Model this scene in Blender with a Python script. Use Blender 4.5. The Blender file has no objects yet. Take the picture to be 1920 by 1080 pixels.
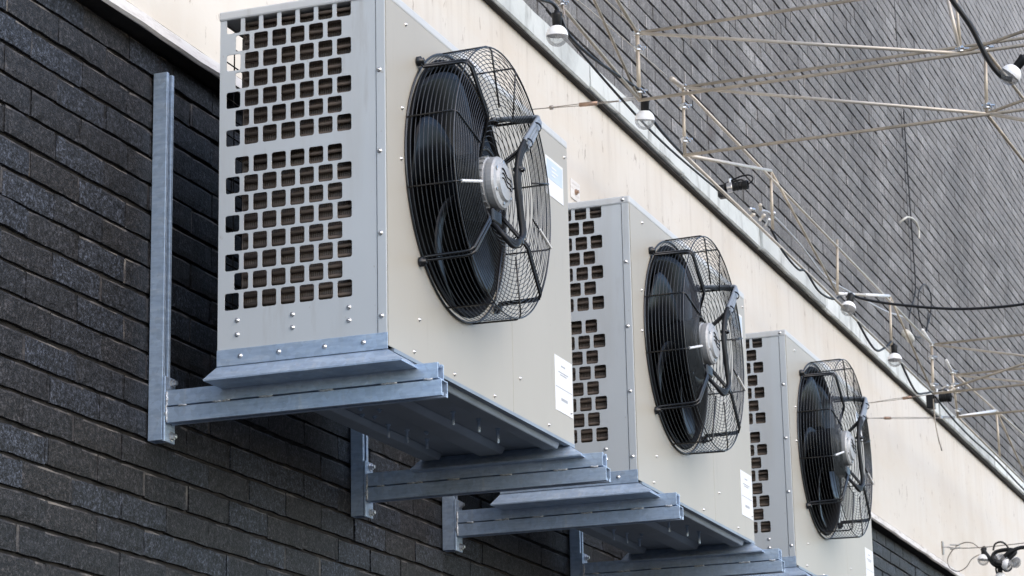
import bpy, bmesh, math, random
import numpy as np
from mathutils import Vector, Matrix
random.seed(7); rng = np.random.default_rng(7)
PI = math.pi
S = bpy.context.scene
COL = S.collection

# ------------------------------------------------------------------ camera
cam_d = bpy.data.cameras.new('camera'); cam = bpy.data.objects.new('camera', cam_d); COL.objects.link(cam)
cr = Vector((0.35022, -0.93645, -0.02024)); cu = Vector((-0.23208, -0.10769, 0.96672)); cf = Vector((0.90746, 0.33387, 0.25505))
M = Matrix((cr, cu, -cf)).transposed().to_4x4(); M.translation = (-5.69303, -3.13370, -1.52179)
cam.matrix_world = M
cam_d.lens = 89.93; cam_d.sensor_width = 36; cam_d.clip_start = 0.05; cam_d.clip_end = 2000
cam_d.dof.use_dof = True; cam_d.dof.focus_distance = 7.6; cam_d.dof.aperture_fstop = 16
S.camera = cam
# ------------------------------------------------------------------ sky, sun, exposure
SUN = Vector((-0.30, -0.72, 0.62)).normalized()
w = bpy.data.worlds.new('World'); S.world = w; w.use_nodes = True
nt = w.node_tree; bg = nt.nodes['Background']
sky = nt.nodes.new('ShaderNodeTexSky'); sky.sky_type = 'NISHITA'; sky.sun_disc = False
sky.sun_elevation = math.asin(SUN.z); sky.sun_rotation = math.atan2(SUN.x, SUN.y)
sky.dust_density = 1.2; sky.air_density = 1.0; sky.ozone_density = 1.0
nt.links.new(sky.outputs[0], bg.inputs[0]); bg.inputs[1].default_value = 0.15
sl = bpy.data.lights.new('sun', 'SUN'); so = bpy.data.objects.new('sun', sl); COL.objects.link(so)
sl.energy = 0.5; sl.angle = math.radians(80); sl.color = (1.0, 0.80, 0.60)
so.rotation_euler = (-SUN).to_track_quat('-Z', 'Y').to_euler(); so.location = (0, -6, 8)
S.view_settings.view_transform = 'Standard'; S.view_settings.look = 'None'
S.view_settings.exposure = 1.15; S.view_settings.gamma = 1.0
S.cycles.max_bounces = 8; S.cycles.transparent_max_bounces = 24

# ------------------------------------------------------------------ materials
def newmat(name):
    m = bpy.data.materials.new(name); m.use_nodes = True
    return m, m.node_tree, m.node_tree.nodes['Principled BSDF']
def nd(t, kind, **kw):
    n = t.nodes.new(kind)
    for k, v in kw.items(): setattr(n, k, v)
    return n
def coords(t, scale=(1, 1, 1)):
    tc = nd(t, 'ShaderNodeTexCoord'); mp = nd(t, 'ShaderNodeMapping'); mp.inputs['Scale'].default_value = scale
    t.links.new(tc.outputs['Object'], mp.inputs[0]); return mp.outputs[0]
def noise(t, vec, scale, detail=4, rough=0.55):
    n = nd(t, 'ShaderNodeTexNoise'); n.inputs['Scale'].default_value = scale; n.inputs['Detail'].default_value = detail
    n.inputs['Roughness'].default_value = rough; t.links.new(vec, n.inputs['Vector']); return n.outputs['Fac']
def ramp(t, fac, stops):
    r = nd(t, 'ShaderNodeValToRGB'); e = r.color_ramp.elements
    while len(e) < len(stops): e.new(0.5)
    for i, (p, c) in enumerate(stops):
        e[i].position = p; e[i].color = (c, c, c, 1) if isinstance(c, (int, float)) else (*c, 1)
    t.links.new(fac, r.inputs[0]); return r.outputs[0]
def mix(t, a, b, fac, mode='MIX'):
    m = nd(t, 'ShaderNodeMix', data_type='RGBA', blend_type=mode)
    for s, v in ((m.inputs[6], a), (m.inputs[7], b), (m.inputs[0], fac)):
        if isinstance(v, (int, float)): s.default_value = v
        elif isinstance(v, tuple): s.default_value = (*v, 1)
        else: t.links.new(v, s)
    return m.outputs[2]
def bump(t, h, bsdf, strength=0.3, dist=0.01):
    b = nd(t, 'ShaderNodeBump'); b.inputs['Strength'].default_value = strength; b.inputs['Distance'].default_value = dist
    t.links.new(h, b.inputs['Height']); t.links.new(b.outputs[0], bsdf.inputs['Normal'])
def simple(name, col, rough=0.5, metal=0.0, var=0.12, scale=30, bstr=0.0):
    m, t, b = newmat(name)
    v = coords(t); n = noise(t, v, scale)
    c = ramp(t, n, [(0.3, tuple(x*(1-var) for x in col)), (0.7, tuple(min(1, x*(1+var)) for x in col))])
    t.links.new(c, b.inputs['Base Color']); b.inputs['Roughness'].default_value = rough; b.inputs['Metallic'].default_value = metal
    if bstr: bump(t, n, b, bstr, 0.002)
    return m

def brick_mat(name, dark, blue, brown, streak, sc):
    m, t, b = newmat(name)
    at = nd(t, 'ShaderNodeAttribute', attribute_name='tone')
    v = coords(t); vs = coords(t, sc)
    base = ramp(t, at.outputs['Fac'], [(0.0, dark), (0.35, brown), (0.6, dark), (0.8, blue), (1.0, tuple(x*1.25 for x in blue))])
    big = ramp(t, noise(t, v, 0.9, 3), [(0.35, 0.75), (0.65, 1.2)])
    c = mix(t, base, big, 1.0, 'MULTIPLY')
    st = ramp(t, noise(t, vs, 1.0, 5, 0.65), [(0.35, 0.72), (0.55, 1.0), (0.75, 1.0 + streak*(.6 if streak < .8 else .33))])
    c = mix(t, c, st, 1.0, 'MULTIPLY')
    pit = noise(t, v, 170, 3, 0.7)
    c = mix(t, c, ramp(t, pit, [(0.40, 0.15 if streak < .8 else 0.65), (0.50, 0.9), (0.62, 2.4 if streak < .8 else 1.25)]), 1.0, 'MULTIPLY')
    c = mix(t, c, ramp(t, noise(t, v, 62, 4, 0.75), [(0.40, 0.15 if streak < .8 else 0.75), (0.5, 0.9), (0.62, 2.3 if streak < .8 else 1.2)]), 1.0, 'MULTIPLY')
    if streak > .8:      # paler bricks high up, in uneven patches
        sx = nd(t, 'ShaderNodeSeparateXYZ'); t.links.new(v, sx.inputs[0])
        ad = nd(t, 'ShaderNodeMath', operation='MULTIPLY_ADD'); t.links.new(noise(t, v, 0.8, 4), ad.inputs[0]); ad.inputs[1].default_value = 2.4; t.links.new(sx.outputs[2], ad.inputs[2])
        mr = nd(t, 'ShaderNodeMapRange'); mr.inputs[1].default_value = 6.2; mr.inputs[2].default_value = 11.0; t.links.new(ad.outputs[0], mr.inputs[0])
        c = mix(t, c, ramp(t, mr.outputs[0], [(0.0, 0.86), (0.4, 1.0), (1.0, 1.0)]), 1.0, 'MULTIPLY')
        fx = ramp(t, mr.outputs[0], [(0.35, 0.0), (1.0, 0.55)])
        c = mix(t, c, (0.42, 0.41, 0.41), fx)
    rust = ramp(t, noise(t, v, 2.3, 6, 0.6), [(0.66, 0.0), (0.8, 0.7)])
    c = mix(t, c, (0.07, 0.036, 0.022), rust)
    mo = nd(t, 'ShaderNodeMath', operation='GREATER_THAN'); mo.inputs[1].default_value = 1.5
    t.links.new(at.outputs['Fac'], mo.inputs[0])
    mort = ramp(t, noise(t, v, 6, 6, 0.7), [(0.38, tuple(x*0.9 for x in dark)), (0.50, tuple(x*2.4 for x in brown)), (0.64, (0.19, 0.17, 0.15))])
    c = mix(t, c, mort, mo.outputs[0])
    t.links.new(c, b.inputs['Base Color']); b.inputs['Roughness'].default_value = 0.55 if streak < .8 else 0.75
    b.inputs['Specular IOR Level'].default_value = 0.45
    bump(t, pit, b, 0.55 if streak < .8 else 0.2, 0.006)
    return m

M_brick = brick_mat('dark_brick', (0.0160, 0.0165, 0.0195), (0.0220, 0.0250, 0.0325), (0.0185, 0.0168, 0.0170), 0.5, (14, 14, 9))
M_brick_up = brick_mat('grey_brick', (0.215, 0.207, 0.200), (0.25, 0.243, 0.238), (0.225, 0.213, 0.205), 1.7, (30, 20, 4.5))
M_soffit_shade = simple('soffit_shade', (0.022, 0.018, 0.0155), 0.9, 0, 0.5, 14, 0.4)  # near-black tone paints in the shade under band and coping
M_mortar = simple('raked_mortar', (0.022, 0.0195, 0.018), 0.95, 0, 0.75, 18, 0.5)
M_mortar_up = simple('dark_mortar', (0.012, 0.0115, 0.0115), 0.95, 0, 0.4, 25, 0.5)

def fascia_mat():
    m, t, b = newmat('cream_render')
    v = coords(t); vs = coords(t, (5, 5, 0.9))
    c = ramp(t, noise(t, v, 1.1, 4), [(0.3, (0.65, 0.595, 0.52)), (0.5, (0.70, 0.655, 0.585)), (0.7, (0.70, 0.665, 0.61))])
    c = mix(t, c, ramp(t, noise(t, vs, 1.0, 5, 0.6), [(0.3, (0.88, 0.84, 0.79)), (0.55, (1, 1, 1))]), 0.35, 'MULTIPLY')
    vd = coords(t, (8, 8, 3.0))
    speck = ramp(t, noise(t, vd, 3.0, 5, 0.7), [(0.62, 0.0), (0.70, 0.6)])
    c = mix(t, c, (0.20, 0.135, 0.09), speck)
    sx = nd(t, 'ShaderNodeSeparateXYZ'); t.links.new(coords(t), sx.inputs[0])
    top = nd(t, 'ShaderNodeMapRange'); top.inputs[1].default_value = 4.60; top.inputs[2].default_value = 5.03; t.links.new(sx.outputs[2], top.inputs[0])
    run = ramp(t, noise(t, coords(t, (9, 9, 0.6)), 1.7, 6, 0.65), [(0.50, 0.0), (0.68, 1.0)])
    rm = nd(t, 'ShaderNodeMath', operation='MULTIPLY'); t.links.new(top.outputs[0], rm.inputs[0]); t.links.new(run, rm.inputs[1])
    rm2 = nd(t, 'ShaderNodeMath', operation='MULTIPLY'); rm2.inputs[1].default_value = 0.38; t.links.new(rm.outputs[0], rm2.inputs[0])
    c = mix(t, c, (0.36, 0.30, 0.235), rm2.outputs[0])
    vb = coords(t, (0.35, 1, 2.0))
    och = ramp(t, noise(t, vb, 2.2, 6, 0.65), [(0.48, 0.0), (0.72, 0.4)])
    c = mix(t, c, (0.66, 0.57, 0.46), och)
    t.links.new(c, b.inputs['Base Color']); b.inputs['Roughness'].default_value = 0.8
    bump(t, noise(t, v, 45, 5), b, 0.15, 0.004); return m
M_fascia = fascia_mat()
def lip_mat():
    m, t, b = newmat('white_lip')
    v = coords(t, (3, 3, 20))
    c = ramp(t, noise(t, v, 3, 6, 0.65), [(0.3, (0.50, 0.46, 0.42)), (0.5, (0.76, 0.73, 0.70)), (0.8, (0.84, 0.82, 0.79))])
    t.links.new(c, b.inputs['Base Color']); b.inputs['Roughness'].default_value = 0.75
    bump(t, noise(t, coords(t), 25, 5), b, 0.3, 0.006); return m
M_lip = lip_mat()
def coping_mat():
    m, t, b = newmat('coping_concrete')
    v = coords(t); at = nd(t, 'ShaderNodeObjectInfo')
    c = ramp(t, noise(t, v, 3.5, 6, 0.6), [(0.32, (0.46, 0.48, 0.47)), (0.5, (0.63, 0.66, 0.64)), (0.68, (0.67, 0.69, 0.67)), (0.80, (0.74, 0.72, 0.66))])
    c = mix(t, c, ramp(t, at.outputs['Random'], [(0, 0.82), (1, 1.12)]), 1.0, 'MULTIPLY')
    d = ramp(t, noise(t, coords(t, (6, 6, 1.5)), 2, 5, 0.65), [(0.52, 0.0), (0.72, 0.75)])
    c = mix(t, c, (0.20, 0.205, 0.19), d)
    t.links.new(c, b.inputs['Base Color']); b.inputs['Roughness'].default_value = 0.85
    bump(t, noise(t, v, 60, 5), b, 0.25, 0.004); return m
M_coping = coping_mat()
def paint_mat(name, col):
    m, t, b = newmat(name)
    v = coords(t)
    c = ramp(t, noise(t, v, 2.2, 3), [(0.3, tuple(x*0.965 for x in col)), (0.7, tuple(x*1.03 for x in col))])
    dr = ramp(t, noise(t, coords(t, (12, 12, 1.2)), 1.0, 5, 0.6), [(0.55, 0.0), (0.85, 0.35)])
    c = mix(t, c, (0.40, 0.37, 0.32), dr)
    oi = nd(t, 'ShaderNodeObjectInfo'); va = nd(t, 'ShaderNodeVectorMath', operation='ADD'); t.links.new(coords(t, (7, 7, 1.0)), va.inputs[0]); t.links.new(oi.outputs['Location'], va.inputs[1])
    gr = ramp(t, noise(t, va.outputs[0], 2.2, 6, 0.65), [(0.60, 0.0), (0.72, 0.28), (0.80, 0.0)])
    c = mix(t, c, (0.30, 0.27, 0.23), gr)
    sp = ramp(t, noise(t, v, 38, 3, 0.6), [(0.70, 0.0), (0.76, 0.5)])
    c = mix(t, c, (0.33, 0.29, 0.24), sp)
    t.links.new(c, b.inputs['Base Color']); b.inputs['Roughness'].default_value = 0.42
    bump(t, noise(t, v, 3.0, 2), b, 0.05, 0.02); return m
M_paint = paint_mat('grey_enamel', (0.545, 0.575, 0.59))
M_face = paint_mat('warm_grey_enamel', (0.437, 0.408, 0.348))
M_lid = paint_mat('pale_grey_enamel', (0.60, 0.61, 0.61))
def galv_mat():
    m, t, b = newmat('galvanised_steel')
    v = coords(t)
    vo = nd(t, 'ShaderNodeTexVoronoi'); vo.inputs['Scale'].default_value = 70; t.links.new(v, vo.inputs['Vector'])
    n = noise(t, coords(t, (5, 5, 30)), 3, 5, 0.6)
    c = ramp(t, n, [(0.3, (0.37, 0.47, 0.61)), (0.55, (0.47, 0.575, 0.71)), (0.75, (0.60, 0.68, 0.78))])
    c = mix(t, c, ramp(t, vo.outputs['Color'], [(0, 0.88), (1, 1.1)]), 1.0, 'MULTIPLY')
    st = ramp(t, noise(t, coords(t, (26, 26, 2)), 1.2, 4), [(0.62, 0.0), (0.74, 0.5)])
    c = mix(t, c, (0.66, 0.68, 0.69), st)
    t.links.new(c, b.inputs['Base Color']); b.inputs['Metallic'].default_value = 0.5
    t.links.new(ramp(t, n, [(0.3, 0.5), (0.7, 0.34)]), b.inputs['Roughness'])
    bump(t, n, b, 0.08, 0.004); return m
M_galv = galv_mat()
M_pan = simple('shaded_steel', (0.27, 0.315, 0.37), 0.45, 0.2, 0.2, 4)  # steel of the undersides, with their shade put into the colour
M_weld = simple('weld_bead', (0.62, 0.63, 0.64), 0.45, 0.6, 0.3, 200, 0.8)
M_bolt = simple('zinc_bolt', (0.70, 0.70, 0.70), 0.28, 0.9)
M_black = simple('black_enamel', (0.012, 0.0125, 0.014), 0.26, 0, 0.2)
M_guard = simple('guard_wire', (0.065, 0.068, 0.074), 0.26, 0.75, 0.2)
M_blade = simple('black_blade', (0.005, 0.006, 0.008), 0.34, 0, 0.2)
M_blade.node_tree.nodes['Principled BSDF'].inputs['Specular IOR Level'].default_value = 0.16
M_dark = simple('dark_interior', (0.005, 0.005, 0.006), 0.7)
M_dark.node_tree.nodes['Principled BSDF'].inputs['Specular IOR Level'].default_value = 0.1
M_cable = simple('black_cable', (0.010, 0.0105, 0.012), 0.45)
M_cable.node_tree.nodes['Principled BSDF'].inputs['Specular IOR Level'].default_value = 0.3
M_grey_cable = simple('grey_sleeve', (0.24, 0.27, 0.31), 0.3)
M_alu = simple('cast_aluminium', (0.44, 0.45, 0.46), 0.5, 0.3, 0.1, 60, 0.15)
M_rod = simple('weathered_steel_rod', (0.50, 0.435, 0.35), 0.5, 0.45, 0.28, 9)
M_rod_bright = simple('bright_steel_rod', (0.60, 0.545, 0.47), 0.45, 0.4, 0.15, 9)
M_wire = simple('thin_steel_wire', (0.33, 0.29, 0.25), 0.4, 0.7)
M_white = simple('white_sleeve', (0.80, 0.80, 0.79), 0.4)
M_pale = simple('pale_plastic', (0.62, 0.60, 0.54), 0.5)
M_copper = simple('copper_crimp', (0.38, 0.26, 0.19), 0.45, 0.6)
M_paper = simple('paper_label', (0.80, 0.81, 0.82), 0.6, 0, 0.03, 8)
M_blue = simple('blue_print', (0.58, 0.67, 0.77), 0.55, 0, 0.06, 12)
M_print = simple('grey_print', (0.42, 0.44, 0.47), 0.7)
M_joint = simple('joint_sealant', (0.05, 0.05, 0.05), 0.8)
def coil_mat():
    m, t, b = newmat('coil_fins')
    v = coords(t)
    wv = nd(t, 'ShaderNodeTexWave', wave_type='BANDS', bands_direction='Y'); wv.inputs['Scale'].default_value = 60; wv.inputs['Distortion'].default_value = 1.0
    t.links.new(v, wv.inputs['Vector'])
    wz = nd(t, 'ShaderNodeTexWave', wave_type='BANDS', bands_direction='Z'); wz.inputs['Scale'].default_value = 12.6; wz.inputs['Distortion'].default_value = 0.4
    t.links.new(v, wz.inputs['Vector'])
    c = ramp(t, noise(t, v, 9, 4), [(0.3, (0.085, 0.062, 0.048)), (0.7, (0.15, 0.112, 0.086))])
    c = mix(t, c, ramp(t, wz.outputs['Fac'], [(0.1, 0.75), (0.6, 1.0), (1.0, 1.2)]), 1.0, 'MULTIPLY')
    c = mix(t, c, ramp(t, wv.outputs['Fac'], [(0.0, 0.7), (1, 1.15)]), 1.0, 'MULTIPLY')
    t.links.new(c, b.inputs['Base Color']); b.inputs['Roughness'].default_value = 0.5; b.inputs['Metallic'].default_value = 0.2
    bump(t, wv.outputs['Fac'], b, 0.4, 0.004); return m
M_coil = coil_mat()
def glass_mat():
    m, t, b = newmat('clear_bulb_glass')
    t.nodes.remove(b); out = t.nodes['Material Output']
    fr = nd(t, 'ShaderNodeFresnel'); fr.inputs[0].default_value = 1.45
    v = coords(t); dn = ramp(t, noise(t, v, 14, 4), [(0.4, (0.99, 0.99, 0.99)), (0.7, (0.95, 0.955, 0.955))])
    tr = nd(t, 'ShaderNodeBsdfTransparent'); t.links.new(dn, tr.inputs[0])
    gl = nd(t, 'ShaderNodeBsdfGlossy'); gl.inputs['Roughness'].default_value = 0.04
    mx = nd(t, 'ShaderNodeMixShader'); fm = nd(t, 'ShaderNodeMath', operation='MULTIPLY'); fm.inputs[1].default_value = 0.55; t.links.new(fr.outputs[0], fm.inputs[0]); t.links.new(fm.outputs[0], mx.inputs[0]); t.links.new(tr.outputs[0], mx.inputs[1]); t.links.new(gl.outputs[0], mx.inputs[2])
    df = nd(t, 'ShaderNodeBsdfDiffuse'); df.inputs[0].default_value = (.85, .85, .85, 1); m2 = nd(t, 'ShaderNodeMixShader'); m2.inputs[0].default_value = 0.16
    t.links.new(mx.outputs[0], m2.inputs[1]); t.links.new(df.outputs[0], m2.inputs[2]); t.links.new(m2.outputs[0], out.inputs[0]); return m
M_glass = glass_mat()
M_inner = simple('inner_mirror', (0.40, 0.40, 0.41), 0.5, 0.2, 0.05)
M_mirror = simple('bulb_reflector', (0.92, 0.92, 0.92), 0.5, 0.0, 0.05)

# ------------------------------------------------------------------ mesh helpers
class MB:
    def __init__(s, off=(0, 0, 0)): s.v = []; s.f = []; s.off = Vector(off)
    def add(s, vs, fs):
        k = len(s.v); s.v += [tuple(Vector(p) - s.off) for p in vs]; s.f += [tuple(i+k for i in f) for f in fs]; return s
    def box(s, x0, x1, y0, y1, z0, z1):
        vs = [(x, y, z) for x in (x0, x1) for y in (y0, y1) for z in (z0, z1)]
        return s.add(vs, [(0, 1, 3, 2), (4, 6, 7, 5), (0, 4, 5, 1), (2, 3, 7, 6), (0, 2, 6, 4), (1, 5, 7, 3)])
    def hexa(s, a, b):      # two matching quads (lists of 4 points)
        return s.add(list(a)+list(b), [(0, 3, 2, 1), (4, 5, 6, 7), (0, 1, 5, 4), (1, 2, 6, 5), (2, 3, 7, 6), (3, 0, 4, 7)])
    def tube(s, pts, r, n=6, closed=False, caps=True):
        P = [Vector(p) for p in pts]; m = len(P); vs = []; fs = []
        T = []
        for i in range(m):
            if closed: d = P[(i+1) % m] - P[i-1]
            else: d = P[min(i+1, m-1)] - P[max(i-1, 0)]
            T.append(d.normalized())
        u = T[0].orthogonal().normalized()
        for i in range(m):
            u = (u - T[i]*u.dot(T[i])); u = u.normalized() if u.length > 1e-6 else T[i].orthogonal().normalized()
            v = T[i].cross(u)
            rr = r[i] if isinstance(r, (list, tuple)) else r
            for k in range(n):
                a = 2*PI*k/n; vs.append(P[i] + (u*math.cos(a) + v*math.sin(a))*rr)
        for i in range(m if closed else m-1):
            j = (i+1) % m
            for k in range(n):
                fs.append((i*n+k, i*n+(k+1) % n, j*n+(k+1) % n, j*n+k))
        if caps and not closed:
            fs.append(tuple(range(n))[::-1]); fs.append(tuple((m-1)*n+k for k in range(n)))
        return s.add(vs, fs)
    def rod(s, a, b, r, n=8): return s.tube([a, b], r, n)
    def lathe(s, c, axis, prof, n=24):     # prof: (radius, distance along axis)
        ax = Vector(axis).normalized(); u = ax.orthogonal().normalized(); v = ax.cross(u); c = Vector(c); vs = []; fs = []
        for r, d in prof:
            for k in range(n):
                a = 2*PI*k/n; vs.append(c + ax*d + (u*math.cos(a)+v*math.sin(a))*max(r, 1e-5))
        for i in range(len(prof)-1):
            for k in range(n): fs.append((i*n+k, i*n+(k+1) % n, (i+1)*n+(k+1) % n, (i+1)*n+k))
        return s.add(vs, fs)
    def build(s, name, mat, parent=None, smooth=False, bevel=0):
        me = bpy.data.meshes.new(name); me.from_pydata(s.v, [], s.f); me.validate()
        bm = bmesh.new(); bm.from_mesh(me); bmesh.ops.recalc_face_normals(bm, faces=bm.faces)
        bm.to_mesh(me); bm.free()
        me.materials.append(mat)
        if smooth: me.shade_smooth() if hasattr(me, 'shade_smooth') else [setattr(p, 'use_smooth', True) for p in me.polygons]
        o = bpy.data.objects.new(name, me); COL.objects.link(o)
        if parent: o.parent = parent
        if bevel:
            b = o.modifiers.new('bevel', 'BEVEL'); b.width = bevel; b.segments = 2; b.limit_method = 'ANGLE'
        return o
def tag(o, label, cat, group=None, kind=None):
    if label: o['label'] = label
    if cat: o['category'] = cat
    if group: o['group'] = group
    if kind: o['kind'] = kind
    return o
def empty(name, loc):
    o = bpy.data.objects.new(name, None); COL.objects.link(o); o.location = loc; o.empty_display_size = 0.05; return o
def copy_tree(o, parent=None):
    c = o.copy(); COL.objects.link(c); c.parent = parent
    for ch in list(o.children): copy_tree(ch, c)
    return c
def smooth_path(pts, k=6):
    P = [Vector(p) for p in pts]; out = []
    for i in range(len(P)-1):
        p0 = P[max(i-1, 0)]; p1 = P[i]; p2 = P[i+1]; p3 = P[min(i+2, len(P)-1)]
        for j in range(k):
            t = j/k
            out.append(0.5*((2*p1)+(p2-p0)*t+(2*p0-5*p1+4*p2-p3)*t*t+(3*p1-p0-3*p2+p3)*t**3))
    out.append(P[-1]); return out

def flat_with_holes(outer, holes, thick, to3d, off):
    """a sheet: outer polygon with holes, in 2-D, given a thickness along the sheet normal"""
    bm = bmesh.new(); edges = []
    for loop in [outer]+holes:
        vs = [bm.verts.new((p[0], p[1], 0)) for p in loop]
        for i in range(len(vs)): edges.append(bm.edges.new((vs[i], vs[(i+1) % len(vs)])))
    bmesh.ops.triangle_fill(bm, edges=edges, use_beauty=True)
    r = bmesh.ops.extrude_face_region(bm, geom=list(bm.faces))
    for g in r['geom']:
        if isinstance(g, bmesh.types.BMVert): g.co.z = thick
    bm.verts.index_update(); mb = MB(off)
    mb.add([to3d(v.co.x, v.co.y, v.co.z) for v in bm.verts], [[v.index for v in f.verts] for f in bm.faces])
    bm.free(); return mb
def rrect(x0, x1, y0, y1, r, n=3):
    out = []
    for cx, cy, a0 in ((x1-r, y1-r, 0), (x0+r, y1-r, 90), (x0+r, y0+r, 180), (x1-r, y0+r, 270)):
        for k in range(n+1):
            a = math.radians(a0+90*k/n); out.append((cx+r*math.cos(a), cy+r*math.sin(a)))
    return out

# ------------------------------------------------------------------ ground
gm = MB(); gm.add([(-400, -400, -3.15), (400, -400, -3.15), (400, 400, -3.15), (-400, 400, -3.15)], [(0, 1, 2, 3)])
go = gm.build('ground', simple('asphalt', (0.055, 0.055, 0.055), 0.9, 0, 0.3, 4)); tag(go, 'grey asphalt alley ground below the wall', 'ground', None, 'structure')

# ------------------------------------------------------------------ building
bld = empty('brick_building', (5, 0, -3.15))
tag(bld, 'dark brick building with a cream rendered band and grey concrete coping', 'building')
BO = (5, 0, -3.15)
def bricks(name, mat, x0, x1, z0, z1, course, joint, pitch, gap, xoff, gnx, gnz, rough, recess):
    V = []; Fc = []; tone = []; k = 0
    rows = int((z1-z0)/course)
    for r in range(rows):
        zb = z0 + r*course + joint/2; zt = zb + course - joint
        xs = x0 - pitch + ((r % 2)*pitch/2 + xoff) % pitch
        n = int((x1-xs)/pitch)+1
        rowz = rng.normal(0, rough*.8)
        for i in range(n):
            a = xs + i*pitch + gap/2 + rng.normal(0, 0.0025); b = xs + (i+1)*pitch - gap/2 + rng.normal(0, 0.0025)
            dy = rng.normal(0, 0.0012); tl = rng.normal(0, 0.0010); tn = float(rng.random())
            jz = rng.normal(0, rough*.8)
            base = k; ids = {}
            for iz in range(gnz+1):
                for ix in range(gnx+1):
                    x = a+(b-a)*ix/gnx; fz = iz/gnz if gnz != 4 else (0, .25, .6, .93, 1)[iz]; z = zb+(zt-zb)*fz + rowz + jz
                    edge = ix in (0, gnx) or iz in (0, gnz)
                    y = dy + tl*(ix/gnx-.5) + rng.normal(0, rough*0.5)
                    if edge: y += 0.0022; z += rng.normal(0, rough) ; x += rng.normal(0, rough*0.5)
                    V.append((x-BO[0], y-BO[1], z-BO[2])); ids[ix, iz] = k; k += 1
            for iz in range(gnz):
                for ix in range(gnx):
                    Fc.append((ids[ix, iz], ids[ix+1, iz], ids[ix+1, iz+1], ids[ix, iz+1])); tone.append(2.0 if gnz == 4 and iz == 3 and (ix+int(tn*97)) % 7 < 5 else tn)
            ring = [(ix, 0) for ix in range(gnx)]+[(gnx, iz) for iz in range(gnz)]+[(ix, gnz) for ix in range(gnx, 0, -1)]+[(0, iz) for iz in range(gnz, 0, -1)]
            back = []
            for q in ring:
                p = V[ids[q]]; V.append((p[0], 0.03, p[2])); back.append(k); k += 1
            L = len(ring)
            for j in range(L):
                Fc.append((ids[ring[j]], back[j], back[(j+1) % L], ids[ring[(j+1) % L]])); tone.append(tn)
            # nearly flush perpend joint
            pd = recess*(0.4+0.8*rng.random()); c0 = b-0.001; c1 = b+gap+0.003
            for (x, y, z) in ((c0, pd, zb+.001), (c1, pd, zb+.001), (c1, pd, zt-.001), (c0, pd, zt-.001)): V.append((x-BO[0], y, z-BO[2]))
            Fc.append((k, k+1, k+2, k+3)); tone.append(2.0 if rng.random() < .25 else tn)
            for (x, y, z) in ((c0, .03, zb+.001), (c1, .03, zb+.001), (c1, .03, zt-.001), (c0, .03, zt-.001)): V.append((x-BO[0], y, z-BO[2]))
            Fc.append((k, k+4, k+5, k+1)); Fc.append((k+3, k+2, k+6, k+7)); tone += [2.0, 2.0]
            k += 8
    me = bpy.data.meshes.new(name); me.from_pydata(V, [], Fc)
    at = me.attributes.new('tone', 'FLOAT', 'FACE'); at.data.foreach_set('value', np.array(tone, dtype=np.float32))
    me.materials.append(mat); o = bpy.data.objects.new(name, me); COL.objects.link(o); o.parent = bld
    return o
COURSE = 0.0765
bw = bricks('lower_brick_wall', M_brick, -1.6, 14.5, 0.875-COURSE*33, 0.875, COURSE, 0.0105, 0.2415, 0.009, 0.09, 6, 4, 0.0010, 0.004)
mb = MB(BO); mb.box(-1.6, 40, 0.012, 0.30, -3.15, 0.88); mb.build('lower_mortar_bed', M_mortar, bld)
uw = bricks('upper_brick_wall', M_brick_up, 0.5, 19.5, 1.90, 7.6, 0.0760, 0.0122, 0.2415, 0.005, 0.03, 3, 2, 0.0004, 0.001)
mb = MB(BO); mb.box(-1.6, 40, 0.020, 0.30, 1.88, 9.5); mb.build('upper_mortar_bed', M_mortar_up, bld)
mb = MB(BO); mb.box(10.400, 10.412, -0.001, 0.02, 1.95, 7.6); mb.build('expansion_joint', M_joint, bld)
# rendered band with a protruding lip
mb = MB(BO); mb.box(-1.6, 40, -0.060, 0.30, 0.914, 1.874); mb.build('rendered_band', M_fascia, bld)
def lip():
    m = MB(BO); n = 260; xs = np.linspace(-1.6, 26, n); vs = []; fs = []
    for i, x in enumerate(xs):
        j = rng.normal(0, 0.0016); h = rng.normal(0, 0.0014)
        vs += [(x, -0.050, 0.876+h), (x, -0.058+j, 0.872+h), (x, -0.067+j, 0.878+h), (x, -0.067+j, 0.906+h), (x, -0.0575, 0.914), (x, -0.050, 0.914)]
    for i in range(n-1):
        for k in range(5): a = i*6+k; fs.append((a, a+1, a+7, a+6))
    m.add(vs, fs); return m.build('drip_lip', M_lip, bld)
lip()
mb = MB(BO); mb.box(-1.6, 40, -0.0495, 0.30, 0.8795, 0.9135); mb.build('shaded_soffit', M_soffit_shade, bld)  # underside of the band, coloured dark as if in shade
cj = [-1.0, 0.92, 2.22, 3.516, 4.813, 6.121, 7.420, 8.715, 10.55, 12.55, 14.5, 16.5, 18.5]
for i in range(len(cj)-1):
    m = MB(BO); n = 10; a = cj[i]+0.006; b = cj[i+1]-0.006; vs = []; fs = []
    dy = random.gauss(0, 0.004); dz = random.gauss(0, 0.003)
    for q in range(n+1):
        x = a+(b-a)*q/n; e = lambda s=0.0015: random.gauss(0, s)
        vs += [(x, 0.02, 1.858+dz), (x, -0.092+dy, 1.855+dz+e()), (x, -0.100+dy+e(), 1.863+dz), (x, -0.100+dy+e(), 1.958+dz), (x, -0.090+dy, 1.966+dz+e(.002)), (x, 0.02, 1.985+dz)]
    for q in range(n):
        for k in range(6): fs.append((q*6+k, q*6+(k+1) % 6, q*6+6+(k+1) % 6, q*6+6+k))
    fs.append(tuple(range(6))); fs.append(tuple(n*6+k for k in range(6)))
    m.add(vs, fs); m.build('coping_stone', M_coping, bld)
mb = MB(BO); mb.box(-1.0, 18.5, -0.083, -0.0605, 1.843, 1.852); mb.build('coping_shade_strip', M_soffit_shade, bld)  # dark strip added as the shadow line beneath the coping
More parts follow.
